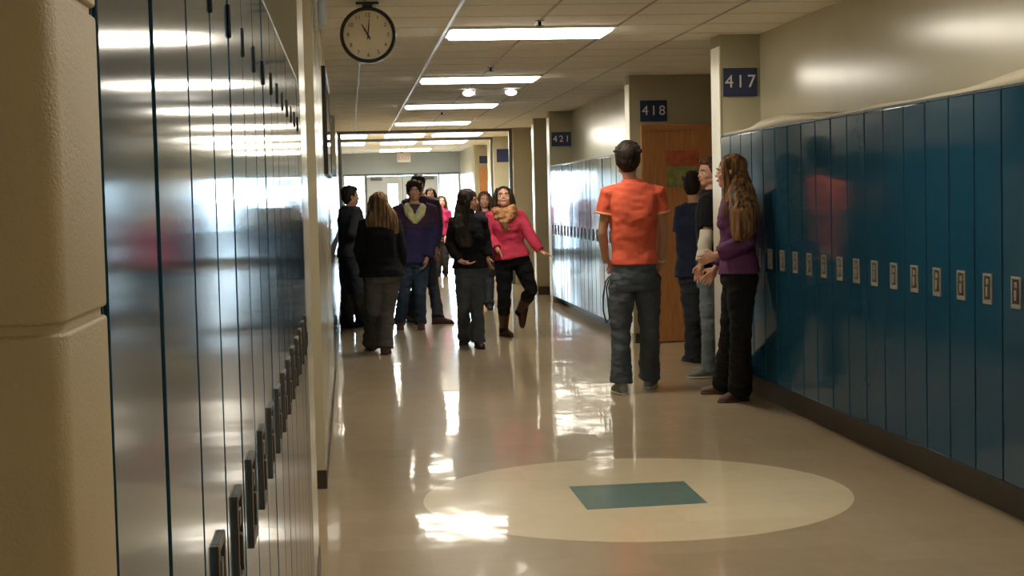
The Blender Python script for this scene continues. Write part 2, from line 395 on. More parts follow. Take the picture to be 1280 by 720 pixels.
    if tp.get('yoke'):
        bm = bmesh.new(); torso(bm, .64, 1.12, infl+.007)
        for s, e in ((sL, eL), (sR, eR)):
            tube(bm, [s+(shm-s)*.25, s, mid(s, e, .55)], [.060+infl, .060+infl, .055+infl], 16, ends=False)
        child('shoulder_panel', fuse(bm, vox, 2, (.010, 8, 12)), tp['yoke'])
    # ---- shoes
    sh = P['shoe']
    for a, fd in feet:
        fu = UP - fd*UP.dot(fd); fu.normalize(); ac = fd.cross(fu).normalized(); L_ = .93 if fem else 1.05
        base = a - fu*.082
        bm = bmesh.new(); rg = []
        for t, w_, h_ in ((-.075, .020, .030), (-.062, .034, .050), (-.02, .038, .060), (.03, .038, .055), (.08, .044, .038), (.13, .045, .028), (.165, .034, .022), (.185, .014, .012)):
            rg.append((base+fd*t*L_+fu*(h_*.92+.006), ac*w_*L_, fu*h_))
        loft(bm, rg, 20, 2.4)
        if sh.get('boot'):
            an = [kL, kR][0 if a is aL else 1]; u2 = (an-a).normalized()
            tube(bm, [a-u2*.03, a+u2*.08, a+u2*.22, a+u2*sh['boot']], [.050, .052, .062, .068], 18, ends=False)
        else: tube(bm, [a-fu*.03, a+fu*.02], [.044, .042], 16, ends=False)
        s_ = child('boot' if sh.get('boot') else 'shoe', fuse(bm, .006, 2), sh['mat'])
        bm = bmesh.new(); rg = []
        for t, w_ in ((-.078, .022), (-.06, .038), (0, .040), (.06, .044), (.12, .049), (.165, .040), (.190, .018)): rg.append((base+fd*t*L_+fu*.0095, ac*w_*L_, fu*.0095))
        loft(bm, rg, 16, 4)
        so = link('sole', bm, sh.get('sole', sh['mat']), s_, smooth=False)
    # ---- hair
    style, hm = P['hair'][:2]; bm = bmesh.new()
    def Eh(x, f, u, rx, rf, ru, n=18): ell(bm, hc+(hr*x+hf*f+hu*u)*hs_, (hr*rx*hs_, hf*rf*hs_, hu*ru*hs_), n)
    if style == 'short':
        v = P.get('vol', 1.)
        Eh(0, -.026, .042, .084*v, .092*v, .090*v); Eh(0, -.042, .0, .082*v, .066*v, .078); Eh(0, -.045, -.045, .062, .045, .045); Eh(0, .022, .086, .066*v, .062*v, .036*v)
        for s in (-1, 1): Eh(s*.070, -.008, .025, .012, .034, .042)
        rnd = random.Random(int(hc.x*1000))
        for q in range(70):
            th = rnd.uniform(0, 2*PI); ph = rnd.uniform(.05, 1.35)
            dd = hr*math.cos(th)*math.sin(ph)+hf*(math.sin(th)*math.sin(ph)-.1)+hu*math.cos(ph)
            if dd.dot(hf) > .55 and dd.dot(hu) < .6: continue
            p0 = hc+hu*.035*hs_-hf*.02*hs_+dd*.072*v*hs_; ang = (hr*rnd.uniform(-1, 1)+hf*rnd.uniform(-.5, 1)+dd*.5).normalized()
            tube(bm, [p0, p0+ang*.014+dd*.003, p0+ang*.026+dd*.003], [.015, .012, .007], 8)
        bh = fuse(bm, .0055, 1, (.004, 60, 20))
    else:
        ln = P['hair'][2]; v = P.get('vol', 1.); wd = P.get('hw', .10)
        Eh(0, -.022, .040, .086*v, .096*v, .086*v); Eh(0, -.05, -.01, .088*v, .066*v, .09)
        back = -hf; c = hc+(back*.045-hu*.02)*hs_; ho = Vector(P.get('hoff', (0, 0, 0))); e = P.get('hairdir', (0, 0, -1)); e = Vector(e).normalized()
        bd = -fwd
        pts = [c+hu*.03, c+e*ln*.25+bd*.02+ho*.5, c+e*ln*.55+bd*.035+ho, c+e*ln*.85+bd*.03+ho*1.1, c+e*ln+ho*1.1]
        wr = [.085, wd, wd*1.05, wd*.95, wd*.55]; dp = [.07, .055, .05, .042, .022]
        hd = P.get('hd', 1.); ha = (rs-e*rs.dot(e)).normalized()
        loft(bm, [(p, ha*w_, ha.cross(e).normalized()*d_*(1+(hd-1)*g_)) for p, w_, d_, g_ in zip(pts, wr, dp, (0, .7, 1, 1, .9))], 28)
        for s in (-1, 1):
            f = P.get('fringe', 1.)
            q0 = hc+(hr*s*.062+hf*.022+hu*.075)*hs_; 
            tube(bm, [q0, hc+(hr*s*.086+hf*.02+hu*.01)*hs_, hc+(hr*s*.092+hf*.0-hu*.08)*hs_, hc+hr*s*.10-hu*.10+e*ln*.35*f, hc+hr*s*.10-hu*.08+e*ln*.62*f+fwd*.02], [.024, .026, .032, .034, .014], 12)
        bh = fuse(bm, .0055, 1, (.006, 55, 5))
    child('hair', bh, hm)
    # ---- extras
    for ex in P.get('extra', []): ex(body, dict(locals()))
    tag(body, P['label'], 'person', P.get('group'))
    # put the origin at the floor under the hips
    off = org; allm = [body]+list(body.children)+[g for c in body.children for g in c.children]
    for o in allm:
        if o.type == 'MESH': o.data.transform(Matrix.Translation(-off))
    body.location = off
    return body

def G(x, y, dz=.082): p = onZ(x, y); return Vector((p.x, p.y, dz))
cam_f = (0, -1); away = (0, 1)
shoe_d = mat('dark shoe leather', (.025, .018, .015), .5, var=.2); shoe_b = mat('brown shoe leather', (.09, .035, .02), .5, var=.2)
shoe_g = mat('grey sneaker', (.16, .17, .15), .6, var=.2); rub = mat('pale rubber sole', (.42, .42, .34), .6, var=.05)
J_DARK = prin('dark denim', (.028, .034, .044)); J_MID = prin('worn dark denim', (.058, .070, .086), var=.28, vs=5)
J_BLUE = prin('blue denim', (.030, .055, .095), var=.25, vs=5); J_LIGHT = prin('light grey denim', (.16, .20, .23), var=.2, vs=5)
BLACK = prin('black cloth', (.006, .006, .008), rough=.95); GREY = prin('grey cloth', (.085, .08, .075), var=.15)
ORANGE = prin('orange cotton', (.66, .11, .055), var=.08); ORANGE2 = prin('orange shirt trim', (.75, .35, .17), var=.05)
PLUM = prin('plum fleece', (.095, .028, .085), var=.15); NAVY = prin('navy cotton', (.012, .018, .045)); NAVY2 = prin('navy purple jacket cloth', (.028, .022, .085))
WHITE = prin('white cotton', (.62, .60, .50), var=.05); CREAMY = prin('pale yellow lining', (.55, .52, .28), var=.2, vs=20)
CORAL = prin('coral red cloth', (.52, .038, .085), var=.15); TAN = prin('tan knit', (.42, .20, .09), var=.35, vs=30, bump=.8)
MAG = prin('magenta cloth', (.35, .02, .09)); DPURP = prin('dark plum cloth', (.045, .022, .05)); CHAR = prin('charcoal cloth', (.03, .03, .035))

# man in the orange shirt, back to the camera
def bracelet(side):
    def f(body, L):
        w, e = (L['wR'], L['eR']) if side == 'B' else (L['wL'], L['eL'])
        bm = bmesh.new(); d = (e-w).normalized(); tube(bm, [w+d*.005, w+d*.022], [.030, .030], 18, ends=False)
        L['child']('wristband', bm, WHITE)
    return f
person(dict(label='man in orange short sleeve shirt and dark jeans standing with his back to us', Y=11.7, fwd=(.05, 1), look=(.12, 1), vox=.0055,
    head=(784.5, 200), hs=1.1, hair=('short', H_DARK), vol=1.08, shA=(761, 243), shB=(820, 241), elA=(753, 291, .02), elB=(829, 290, .02),
    wrA=(757, 323, .13), wrB=(826, 328, .10), hdA=(.55, .5, -.6), hdB=(-.2, .35, -1), hipA=(778, 350), hipB=(809, 350), kneeA=(776, 416, -.02), kneeB=(812, 413, .06), curl=.5,
    ankA=G(777, 493), ankB=G(812, 485), ftA=(-.1, 1, 0), ftB=(.35, 1, 0), palm=Vector((0, 1, 0)), fat=1.02,
    pants=dict(mat=J_MID, loose=.018, flare=.082, top=.30, end=.98), top=dict(name='shirt', mat=ORANGE, sleeve=.50, hem=.185, collar=ORANGE, trim=ORANGE2, loose=.024, grow=.02),
    shoe=dict(mat=shoe_g, sole=rub), face=True, extra=[bracelet('B')]))

# girl with the long streaked hair by the lockers
person(dict(label='girl in plum hoodie with long streaked brown hair leaning by the blue lockers', Y=10.6, fem=True, fwd=(-1, .12), look=(-1, .45), vox=.0055, skin=SKIN2,
    head=(913, 215), hs=1.03, hair=('long', H_MIX, .46), hw=.085, hd=2.1, hoff=(-.03, -.17, 0), hairdir=(-.02, -.06, -1), fringe=.8,
    shA=(921, 247, .17), shB=(921, 253, -.13), elA=(914, 300, .20), elB=(933, 303, -.20), wrA=(894, 336, .14), wrB=(895, 319, -.12),
    hipA=(922, 348, .08), hipB=(926, 348, -.09), kneeA=(913, 415, .12), kneeB=(926, 415, -.10), ankA=G(905, 492), ankB=G(925, 502), ftA=(-1, .1, 0), ftB=(-1, -.25, 0),
    hdB=(-1, .3, -.35), hdA=(-.6, 0, -.8), palm=Vector((0, 0, -1)), pants=dict(mat=BLACK, loose=.018, flare=.085, top=.15, end=.98), top=dict(name='hoodie', mat=PLUM, hem=.06, loose=.028), shoe=dict(mat=shoe_b)))

# young man in profile
def white_sleeve(body, L):
    bm = bmesh.new(); e, w, s = L['eR'], L['wR'], L['sR']
    tube(bm, [e+(s-e)*.12, e, e+(w-e)*.5, e+(w-e)*.9], [.062, .062, .056, .05], 18, ends=False)
    L['child']('white_sleeve', fuse(bm, .006, 2, (.008, 10, 20)), WHITE)
person(dict(label='brown haired young man in profile with dark tee over white sleeve and light jeans', Y=12.5, fwd=(-1, -.05), look=(-1, -.25), vox=.0055, skin=SKIN2,
    head=(887, 216), hs=1.02, hair=('short', H_BROWN), shA=(894, 249, .19), shB=(887, 250, -.19), elA=(892, 298, .2), elB=(884, 293, -.22), wrA=(882, 332, .15), wrB=(876, 331, -.24),
    hipA=(889, 348, .09), hipB=(889, 348, -.09), kneeA=(892, 405, .08), kneeB=(887, 405, -.08), ankA=G(895, 466), ankB=G(888, 472), ftA=(-1, 0, 0), ftB=(-1, -.1, 0), hdB=(-.2, 0, -1), palm=Vector((1, 0, 0)),
    pants=dict(mat=J_LIGHT, loose=.012, flare=.070, top=.2), top=dict(name='shirt', mat=BLACK, sleeve=.80, hem=.02, loose=.02), shoe=dict(mat=shoe_g, sole=rub), extra=[white_sleeve]))

person(dict(label='dark haired boy in navy shirt standing behind the others before the wooden door', Y=13.5, fwd=(.35, 1), look=(.6, .8), vox=.007,
    head=(867, 232), hs=.98, hair=('short', H_DARK), shA=(854, 263), shB=(885, 263), elA=(851, 300), elB=(890, 300), wrA=(858, 330, .12), wrB=(888, 335, .1),
    hipA=(863, 343), hipB=(879, 343), kneeA=(865, 397), kneeB=(880, 397), ankA=G(868, 453), ankB=G(882, 452), ftA=(-.3, 1, 0), ftB=(.3, 1, 0), palm=Vector((0, 1, 0)),
    pants=dict(mat=J_DARK, loose=.016, flare=.082), top=dict(name='shirt', mat=NAVY, sleeve=.75, hem=-.03, loose=.03), shoe=dict(mat=shoe_d)))

# far left boy
def patch(body, L): pass
person(dict(label='dark haired boy in dark jacket nearest the left wall, turned to the right', Y=17.7, dx=7, fwd=(.8, .25), look=(.9, .3), vox=.008,
    head=(431.5, 246), hair=('short', H_DARK), shA=(424, 264, .12), shB=(439, 265, -.12), elA=(423, 291, .1), elB=(433, 293, -.2), wrA=(440, 288, .05), wrB=(446, 291, -.15),
    hipA=(428, 319, .06), hipB=(437, 319, -.06), kneeA=(428, 362, .1), kneeB=(441, 360, -.1), ankA=G(434, 410), ankB=G(453, 408), palm=Vector((0, 0, -1)),
    pants=dict(mat=J_DARK, loose=.026, flare=.080), top=dict(mat=CHAR, hem=-.06, loose=.026), shoe=dict(mat=shoe_d)))

person(dict(label='girl with long blond hair in black sweater and grey trousers, seen from behind', Y=15.45, fem=True, fwd=(.05, 1), look=(-.25, 1), vox=.007,
    head=(473.5, 256), hs=1.0, hair=('long', H_BLOND, .33), hw=.155, hairdir=(.10, -.02, -1), vol=1.06, shA=(457, 281), shB=(493, 281), elA=(451, 313), elB=(500, 311), wrA=(457, 338, .1), wrB=(500, 337, .08),
    hipA=(469, 345), hipB=(487, 345), kneeA=(467, 388), kneeB=(483, 388), ankA=G(464, 438), ankB=G(481, 443), ftA=(-.2, 1, 0), ftB=(.25, 1, 0), palm=Vector((0, 1, 0)), fat=1.1,
    pants=dict(mat=GREY, loose=.022, flare=.085, top=.15), top=dict(name='sweater', mat=BLACK, hem=.0, loose=.032, grow=.05), shoe=dict(mat=shoe_b)))

person(dict(label='tall boy in navy purple jacket with pale hood lining, face to the camera', Y=18.2, fwd=(0, -1), look=(0, -1), vox=.0075,
    head=(517.5, 239), hair=('short', H_DARK), vol=1.12, shA=(499, 264), shB=(537, 262), elA=(492, 294), elB=(542, 292), wrA=(496, 320, -.1), wrB=(533, 325, -.12),
    hipA=(509, 326), hipB=(526, 326), kneeA=(505, 367), kneeB=(525, 367, -.05), ankA=G(500, 411), ankB=G(526, 411), palm=Vector((0, 1, 0)),
    pants=dict(mat=J_BLUE, loose=.014, flare=.068), top=dict(mat=NAVY2, hem=-.04, loose=.036, inner=CREAMY, yoke=DPURP), shoe=dict(mat=shoe_b)))

person(dict(label='taller boy in dark clothes striding right, just behind the navy jacket boy', Y=19.4, fwd=(.5, -1), look=(.1, -1), vox=.008,
    head=(523, 231), hair=('short', H_DARK), vol=1.1, shA=(509, 254), shB=(543, 253), elA=(505, 285), elB=(548, 283), wrA=(507, 312), wrB=(545, 312, -.1),
    hipA=(519, 322), hipB=(534, 322), kneeA=(521, 362), kneeB=(542, 360, -.1), ankA=G(514, 402), ankB=G(548, 405), ftB=(1, -.15, 0), ftA=(.6, -1, 0), palm=Vector((0, 1, 0)),
    pants=dict(mat=J_DARK, loose=.016, flare=.072), top=dict(mat=DPURP, hem=-.05, loose=.024), shoe=dict(mat=shoe_b)))

person(dict(label='smiling dark haired girl far back beside the navy jacket boy', Y=28.5, fem=True, fwd=(0, -1), vox=.009, skin=SKIN2,
    head=(538, 243), hair=('long', H_DARK, .3), shA=(527, 257), shB=(548, 257), elA=(525, 275), elB=(551, 274), wrA=(527, 291), wrB=(549, 290),
    hipA=(533, 296), hipB=(543, 296), kneeA=(533, 322), kneeB=(543, 322), ankA=G(533, 351), ankB=G(543, 351), palm=Vector((0, 1, 0)),
    pants=dict(mat=J_DARK, flare=.06), top=dict(mat=MAG, hem=-.02), shoe=dict(mat=shoe_d), smile=True))
person(dict(label='small far off girl in magenta top with brown hair, right of the smiling girl', Y=30, fem=True, fwd=(0, -1), vox=.009, skin=SKIN2,
    head=(552, 252), hair=('long', H_BROWN, .3), shA=(543, 265), shB=(561, 265), elA=(542, 281), elB=(562, 281), wrA=(548, 295, -.1), wrB=(557, 296, -.1),
    hipA=(548, 297), hipB=(557, 297), kneeA=(548, 320), kneeB=(557, 320), ankA=G(548, 345), ankB=G(557, 345), palm=Vector((0, 1, 0)),
    pants=dict(mat=CHAR, flare=.06), top=dict(mat=MAG, hem=.1, sleeve=.6), shoe=dict(mat=shoe_d)))

person(dict(label='girl with long dark hair in black jacket and jeans, head turned right', Y=15.7, fem=True, fwd=(.25, -1), look=(1, -.35), vox=.007, skin=SKIN2,
    head=(586, 251), hs=1.0, hair=('long', H_DARK, .45), hw=.105, hd=.95, hoff=(-.01, -.125, 0), hairdir=(-.02, -.04, -1), vol=1.05, shA=(569, 277), shB=(602, 276), elA=(563, 306), elB=(607, 303), wrA=(577, 327, -.14), wrB=(610, 322, -.06),
    hipA=(580, 338), hipB=(597, 338), kneeA=(579, 382, -.04), kneeB=(596, 382), ankA=G(581, 430), ankB=G(598, 435), ftA=(-.25, -1, 0), ftB=(.15, -1, 0), hdA=(.9, -.1, -.3), palm=Vector((0, 1, 0)),
    pants=dict(mat=J_MID, loose=.010, flare=.072, top=.15), top=dict(mat=BLACK, hem=.05, loose=.024), shoe=dict(mat=shoe_d)))

person(dict(label='brown haired girl whose face shows between the black jacket and the coral jacket', Y=21.5, fem=True, fwd=(0, -1), vox=.0085, skin=SKIN2,
    head=(605.5, 250), hair=('long', H_BROWN, .28), shA=(594, 270), shB=(619, 270), elA=(592, 292), elB=(621, 292), wrA=(595, 313), wrB=(619, 313),
    hipA=(600, 318), hipB=(612, 318), kneeA=(600, 350), kneeB=(612, 350), ankA=G(600, 387), ankB=G(612, 387), palm=Vector((0, 1, 0)),
    pants=dict(mat=J_DARK, flare=.06), top=dict(mat=DPURP, hem=-.02), shoe=dict(mat=shoe_d)))

def scarf(body, L):
    bm = bmesh.new(); c = L['pel']+L['spine']*1.13; rs, ff, su = L['rs'], L['ff'], L['su']
    pts = [c+rs*.09*math.cos(t)+ff*(.10*math.sin(t)+.01)+su*(.0-.03*math.sin(t)) for t in [i*PI/6 for i in range(13)]]
    tube(bm, pts, [.050]*13, 12)
    tube(bm, [p-su*.045+(p-c)*.18 for p in pts], [.045]*13, 12)
    tube(bm, [c+ff*.10+rs*.09-su*.0, c+ff*.125+rs*.03-su*.09, c+ff*.135-rs*.04-su*.13, c+ff*.12-rs*.02-su*.20], [.045, .050, .048, .04], 12)
    L['child']('scarf', fuse(bm, .0065, 2, (.012, 22, 22)), TAN)
person(dict(label='laughing girl in coral jacket and tan scarf kicking one boot up behind her', Y=16.6, fem=True, fwd=(.1, -1), look=(-.1, -1), tilt=.3, vox=.0065, skin=SKIN2, smile=True,
    head=(629.5, 247), hs=1.04, hair=('long', H_DARK, .13), fringe=.4, fat=1.08, shA=(614, 270), shB=(648, 269), elA=(611, 296), elB=(664, 296, -.08), wrA=(622, 312, -.14), wrB=(676, 315, -.14),
    hipA=(630, 326), hipB=(650, 325), kneeA=(630, 371, -.03), kneeB=(664, 362, -.05), ankA=G(630, 420), ankB=(650, 389, .34), ftA=(.45, -1, 0), ftB=(-.25, -.1, -1), hdB=(.9, -.2, -.3), palm=Vector((0, 0, -1)), curl=.12,
    pants=dict(mat=BLACK, loose=.012, flare=.050), top=dict(mat=CORAL, hem=.06, loose=.026), shoe=dict(mat=shoe_b, boot=.30), extra=[scarf]))

# black strap dangling by the orange shirt man's pocket
bm = bmesh.new(); q = [onY(x, y, 11.72) for x, y in ((761, 346), (757, 352), (754, 370), (754, 388), (758, 404), (762, 398), (760, 380), (758, 360), (761, 350))]
tube(bm, q, [.006]*9, 8); tag(link('strap', bm, M['dark'], smooth=True), "thin black strap dangling from the orange shirt man's left pocket", 'strap')

# ------------------------------------------------------------------ the room
XL, XR, ZC, XRW, XLW = -.168, 2.88, 2.75, 3.20, -.52
Y0, Y1 = -5., 40.
AL = 4.6     # depth of the right door alcoves
fl = struct('floor', B((-1.8, AL+.2, Y0, Y1+.3, -.15, 0)), M['floor'])
c, r = Vector((1.416, 7.7115)), 1.088
bm = bmesh.new(); vs = [bm.verts.new((c.x+r*math.cos(2*PI*i/96), c.y+r*math.sin(2*PI*i/96), .0010)) for i in range(96)]; bm.faces.new(vs)
link('circle_inlay', bm, M['circle'], fl)
sqc = [onZ(x, y, .0016) for x, y in ((711, 608.1), (854.5, 601.3), (884.9, 628.8), (733.8, 637.2))]
bm = bmesh.new(); bm.faces.new([bm.verts.new(p) for p in sqc[::-1]]); link('square_inlay', bm, M['square'], fl)
struct('ceiling', B((-1.8, AL+.2, Y0, Y1+.3, ZC, ZC+.15)), M['ceil'])
bm = bmesh.new()
for X in (.13, 1.35, 1.96, 2.57): box(bm, X-.010, X+.010, Y0, Y1, ZC-.004, ZC+.01)
for i in range(int((Y1-Y0)/.61)):
    y = 11.025+.61*(i-26)
    if Y0 < y < Y1: pass
struct('trim_1', bm, M['tbar'])
bm = bmesh.new()
for i in range(int((Y1-Y0)/.61)):
    y = 11.025+.61*(i-26)
    if Y0 < y < Y1: box(bm, XLW, XRW, y-.010, y+.010, ZC-.002, ZC+.01)
struct('trim_8', bm, M['tbarx'])
struct('trim_2', B((.715, .738, Y0, 27.3, ZC-.014, ZC+.01)), M['tbarw'])  # white colour imitates the bright sheen along this bar

# left side
nearp = bmesh.new()
def bull(bm, x0, x1, y0, y1, z0, z1, r=.024, n=8, rfar=None):
    """block with rounded corners towards the corridor (+x side when x1 is the face)"""
    def prof():
        s = 1 if x1 > x0 else -1; P_ = [(x0, y0)]
        for i in range(n+1): t = PI/2*i/n; P_.append((x1-s*r+s*r*math.sin(t), y0+r-r*math.cos(t)))
        r2 = rfar or r
        for i in range(n+1): t = PI/2*i/n; P_.append((x1-s*r2+s*r2*math.cos(t), y1-r2+r2*math.sin(t)))
        P_.append((x0, y1)); return P_
    P_ = prof(); lo = [bm.verts.new((x, y, z0)) for x, y in P_]; hi = [bm.verts.new((x, y, z1)) for x, y in P_]
    for i in range(len(P_)): j = (i+1) % len(P_); f = bm.faces.new((lo[i], lo[j], hi[j], hi[i])); f.smooth = True
    bm.faces.new(lo[::-1]); bm.faces.new(hi)
    bmesh.ops.recalc_face_normals(bm, faces=bm.faces)
def block_column(name, x0, x1, y0, y1, mt, zj=1.4615, r=.024, groove=.0035):
    bm = bmesh.new(); z = zj-.2032*7
    zs = [z+.2032*i for i in range(-1, 9)]; zs = [max(0, q) for q in zs if q > -.2]+[ZC]
    zs = sorted(set([round(q, 4) for q in zs if q <= ZC]))
    if zs[0] > 0: zs = [0]+zs
    s = 1 if x1 > x0 else -1
    for a, b in zip(zs, zs[1:]):
        if b-a < .03: continue
        bull(bm, x0, x1, y0, y1, a+.0028, b-.0028, r, rfar=.004)
    bull(bm, x0, x1-s*groove, y0+groove, y1-groove, 0, ZC, r, rfar=.004)
    o = struct(name, bm, mt); bv = o.modifiers.new('bevel', 'BEVEL'); bv.width = .0028; bv.segments = 3; bv.limit_method = 'ANGLE'; bv.angle_limit = .9
    return o
block_column('wall_left_pillar', XLW-.1, XL, .915, 1.086, M['block'])
LK0, LW = 1.088, .3048; LK1 = LK0+15*LW
struct('wall_left', B((-.7, XLW, 1.08, LK1, 0, ZC), (-1.8, XLW, Y0, .915, 0, ZC), (-.7, XL, LK1+.02, 6.45, 0, ZC), (-.7, -.62, 6.45, 8.25, 0, ZC), (-.7, XL, 8.25, 13.55, 0, ZC), (-.7, XLW, 13.55, 22.1, 0, ZC), (-.7, XL, 22.1, Y1, 0, ZC)), M['wall'])
struct('baseboard_left', B((XL-.02, XL+.006, LK1+.04, 6.44, 0, .1), (XL-.06, XL+.006, 8.244, 13.53, 0, .1), (XL-.02, XL+.006, 22.13, Y1, 0, .1)), M['base'])
# door in the left recess
d = struct('door_1', B((-.62, -.58, 6.85, 7.8, .0, 2.1)), M['wood'])
link('door_frame', B((-.62, -.56, 6.78, 6.85, 0, 2.17), (-.62, -.56, 7.8, 7.87, 0, 2.17), (-.62, -.56, 6.85, 7.8, 2.1, 2.17)), M['frame'], d)
# right side
rw = [(XRW, XRW+.25, Y0, 11.78, 0, ZC), (XRW, XRW+.25, 15.9, 22.02, 0, ZC)]
struct('wall_right', B(*rw, (AL, AL+.2, 12.06, 15.66, 0, ZC), (XR+.0, AL+.2, 24.1, 24.2, 0, ZC), (AL, AL+.2, 22.3, 23.9, 0, ZC), (AL, AL+.2, 24.2, 27.0, 0, ZC), (AL, AL+.2, 27.3, 30.7, 0, ZC),
     (AL, AL+.2, 32.0, 35.4, 0, ZC), (XR, XR+.3, 35.8, Y1, 0, ZC)), M['wall'])
def pier(n, y0, y1, x1=AL, g=True):
    bm = bmesh.new(); bull(bm, x1, XR, y0, y1, 0, ZC, .012); o = struct(n, bm, M['wall'])
    if g: link('corner_guard', B((XR-.004, XR, y0+.004, y1-.004, .1, 2.66), (XR-.004, XR+.006, y0-.0035, y0+.004, .1, 2.66)), M['guard'], o)
    return o
pier('wall_right_pier_1', 11.78, 12.06); pier('wall_right_pier_2', 15.66, 15.9); pier('wall_right_pier_3', 22.02, 22.3)
pier('wall_right_pier_4', 23.9, 24.1); pier('wall_right_pier_5', 27.0, 27.35, AL, False); pier('wall_right_pier_6', 30.7, 32.0, AL, False); pier('wall_right_pier_7', 35.4, 35.8, AL, False)
struct('baseboard_right', B((3.02, XRW, 4.0, 11.78, 0, .195), (3.02, XRW, 15.9, 22.02, 0, .10), (XR+.02, 3.02, 15.648, 15.66, 0, .1), (3.98, AL, 15.648, 15.66, 0, .1), (XR+.02, AL, 23.89, 23.9, 0, .13), (AL-.012, AL, 12.06, 15.66, 0, .1)), M['base'])
# wooden classroom door facing the camera
def wdoor(n, x0, y, plate=True):
    d = struct(n, B((x0, x0+.93, y-.035, y-.005, .01, 2.18)), M['wood'])
    link('door_frame', B((x0-.06, x0, y-.05, y, 0, 2.24), (x0+.93, x0+.99, y-.05, y, 0, 2.24), (x0, x0+.93, y-.05, y, 2.18, 2.24)), M['wood'], d)
    bm = bmesh.new(); tube(bm, [(x0+.84, y-.035, 1.02), (x0+.84, y-.09, 1.02), (x0+.76, y-.09, 1.02)], [.012]*3, 10); link('door_handle', bm, M['chrome'], d, smooth=True)
    return d
wdoor('door_2', 3.05, 15.66); wdoor('door_3', 3.05, 35.4); 
p = empty('poster', (3.42, 15.62, 1.77)); tag(p, 'red and green paper poster taped to the wooden classroom door', 'poster')
link('red_panel', B((-.17, .17, -.003, 0, .04, .20)), M['posterr'], p); link('green_panel', B((-.17, .17, -.003, 0, -.17, .04)), M['posterg'], p)
# back of the corridor behind the camera, and the far end
struct('wall_back', B((-1.8, AL, Y0-.2, Y0, 0, ZC)), M['wall'])
ops = [(-.13, .43, .12, 2.19), (2.32, 2.86, .12, 2.19), (2.93, 3.14, .9, 2.05)]
bm = B((-.7, -.13, Y1, Y1+.2, 0, ZC), (-.13, 2.86, Y1, Y1+.2, 2.22, ZC), (2.86, 2.93, Y1, Y1+.2, 0, ZC), (2.93, 3.14, Y1, Y1+.2, 2.05, ZC), (2.93, 3.14, Y1, Y1+.2, 0, .9), (3.14, AL, Y1, Y1+.2, 0, ZC))
struct('wall_end', bm, mat('grey blue end wall paint', (.36, .40, .44), .4, var=.03))
for i, (x0, x1, z0, z1) in enumerate(ops):
    w = struct('window_%d' % (i+1), B((x0, x1, Y1+.09, Y1+.10, z0, z1)), M['glass'])
    link('window_frame', B((x0, x0+.03, Y1+.05, Y1+.15, z0, z1), (x1-.03, x1, Y1+.05, Y1+.15, z0, z1), (x0+.03, x1-.03, Y1+.05, Y1+.15, z1-.03, z1), (x0+.03, x1-.03, Y1+.05, Y1+.15, z0-.0, z0+.05)), M['doorg'], w)
    if i < 2: link('window_sill', B((x0, x1, Y1+.02, Y1+.18, 0, z0)), M['doorg'], w)
for n, x0, lx in (('door_4', .47, 1.01), ('door_5', 1.395, 1.50)):
    lx1 = lx+.25; z0, z1 = .9, 1.95; y0, y1 = Y1+.06, Y1+.11
    bm = B((x0, lx, y0, y1, .01, 2.16), (lx1, x0+.91, y0, y1, .01, 2.16), (lx, lx1, y0, y1, .01, z0), (lx, lx1, y0, y1, z1, 2.16))
    d = struct(n, bm, M['doorg']); link('door_glass', B((lx, lx1, Y1+.08, Y1+.09, z0, z1)), M['glass'], d)
    bm = bmesh.new(); tube(bm, [(x0+.08, y0-.06, 1.02), (x0+.83, y0-.06, 1.02)], [.016]*2, 12); tube(bm, [(x0+.1, y0, 1.02), (x0+.1, y0-.06, 1.02)], [.02]*2, 10); tube(bm, [(x0+.81, y0, 1.02), (x0+.81, y0-.06, 1.02)], [.02]*2, 10)
    link('push_bar', bm, M['chrome'], d, smooth=True)
    cx = x0+.10 if n == 'door_4' else x0+.51
    link('door_closer', B((cx, cx+.30, y0-.06, y0, 2.05, 2.12)), M['frame'], d, bevel=.008)
struct('trim_3', B((.43, .47, Y1+.02, Y1+.15, 0, 2.22), (2.31, 2.335, Y1+.02, Y1+.15, 0, 2.22), (.47, 2.31, Y1+.02, Y1+.15, 2.165, 2.22), (-.13, .43, Y1+.02, Y1+.15, 2.19, 2.22), (2.335, 2.86, Y1+.02, Y1+.15, 2.19, 2.22), (1.38, 1.395, Y1+.07, Y1+.10, 0, 2.165)), M['frame'])
struct('ground', B((-30, 30, Y1+.31, 90, -.2, -.02)), M['ground'])
# cross-corridor frames
for i, (y, xr) in enumerate(((27.2, XR), (30.9, XR))):
    struct('trim_%d' % (4+i), B((XL, xr, y-.05, y+.05, 2.70, ZC), (XL, XL+.05, y-.05, y+.05, 0, 2.70), (xr-.05 if i == 0 else xr-.04, xr+.0, y-.05, y+.05, 0, 2.70)), M['frame'])

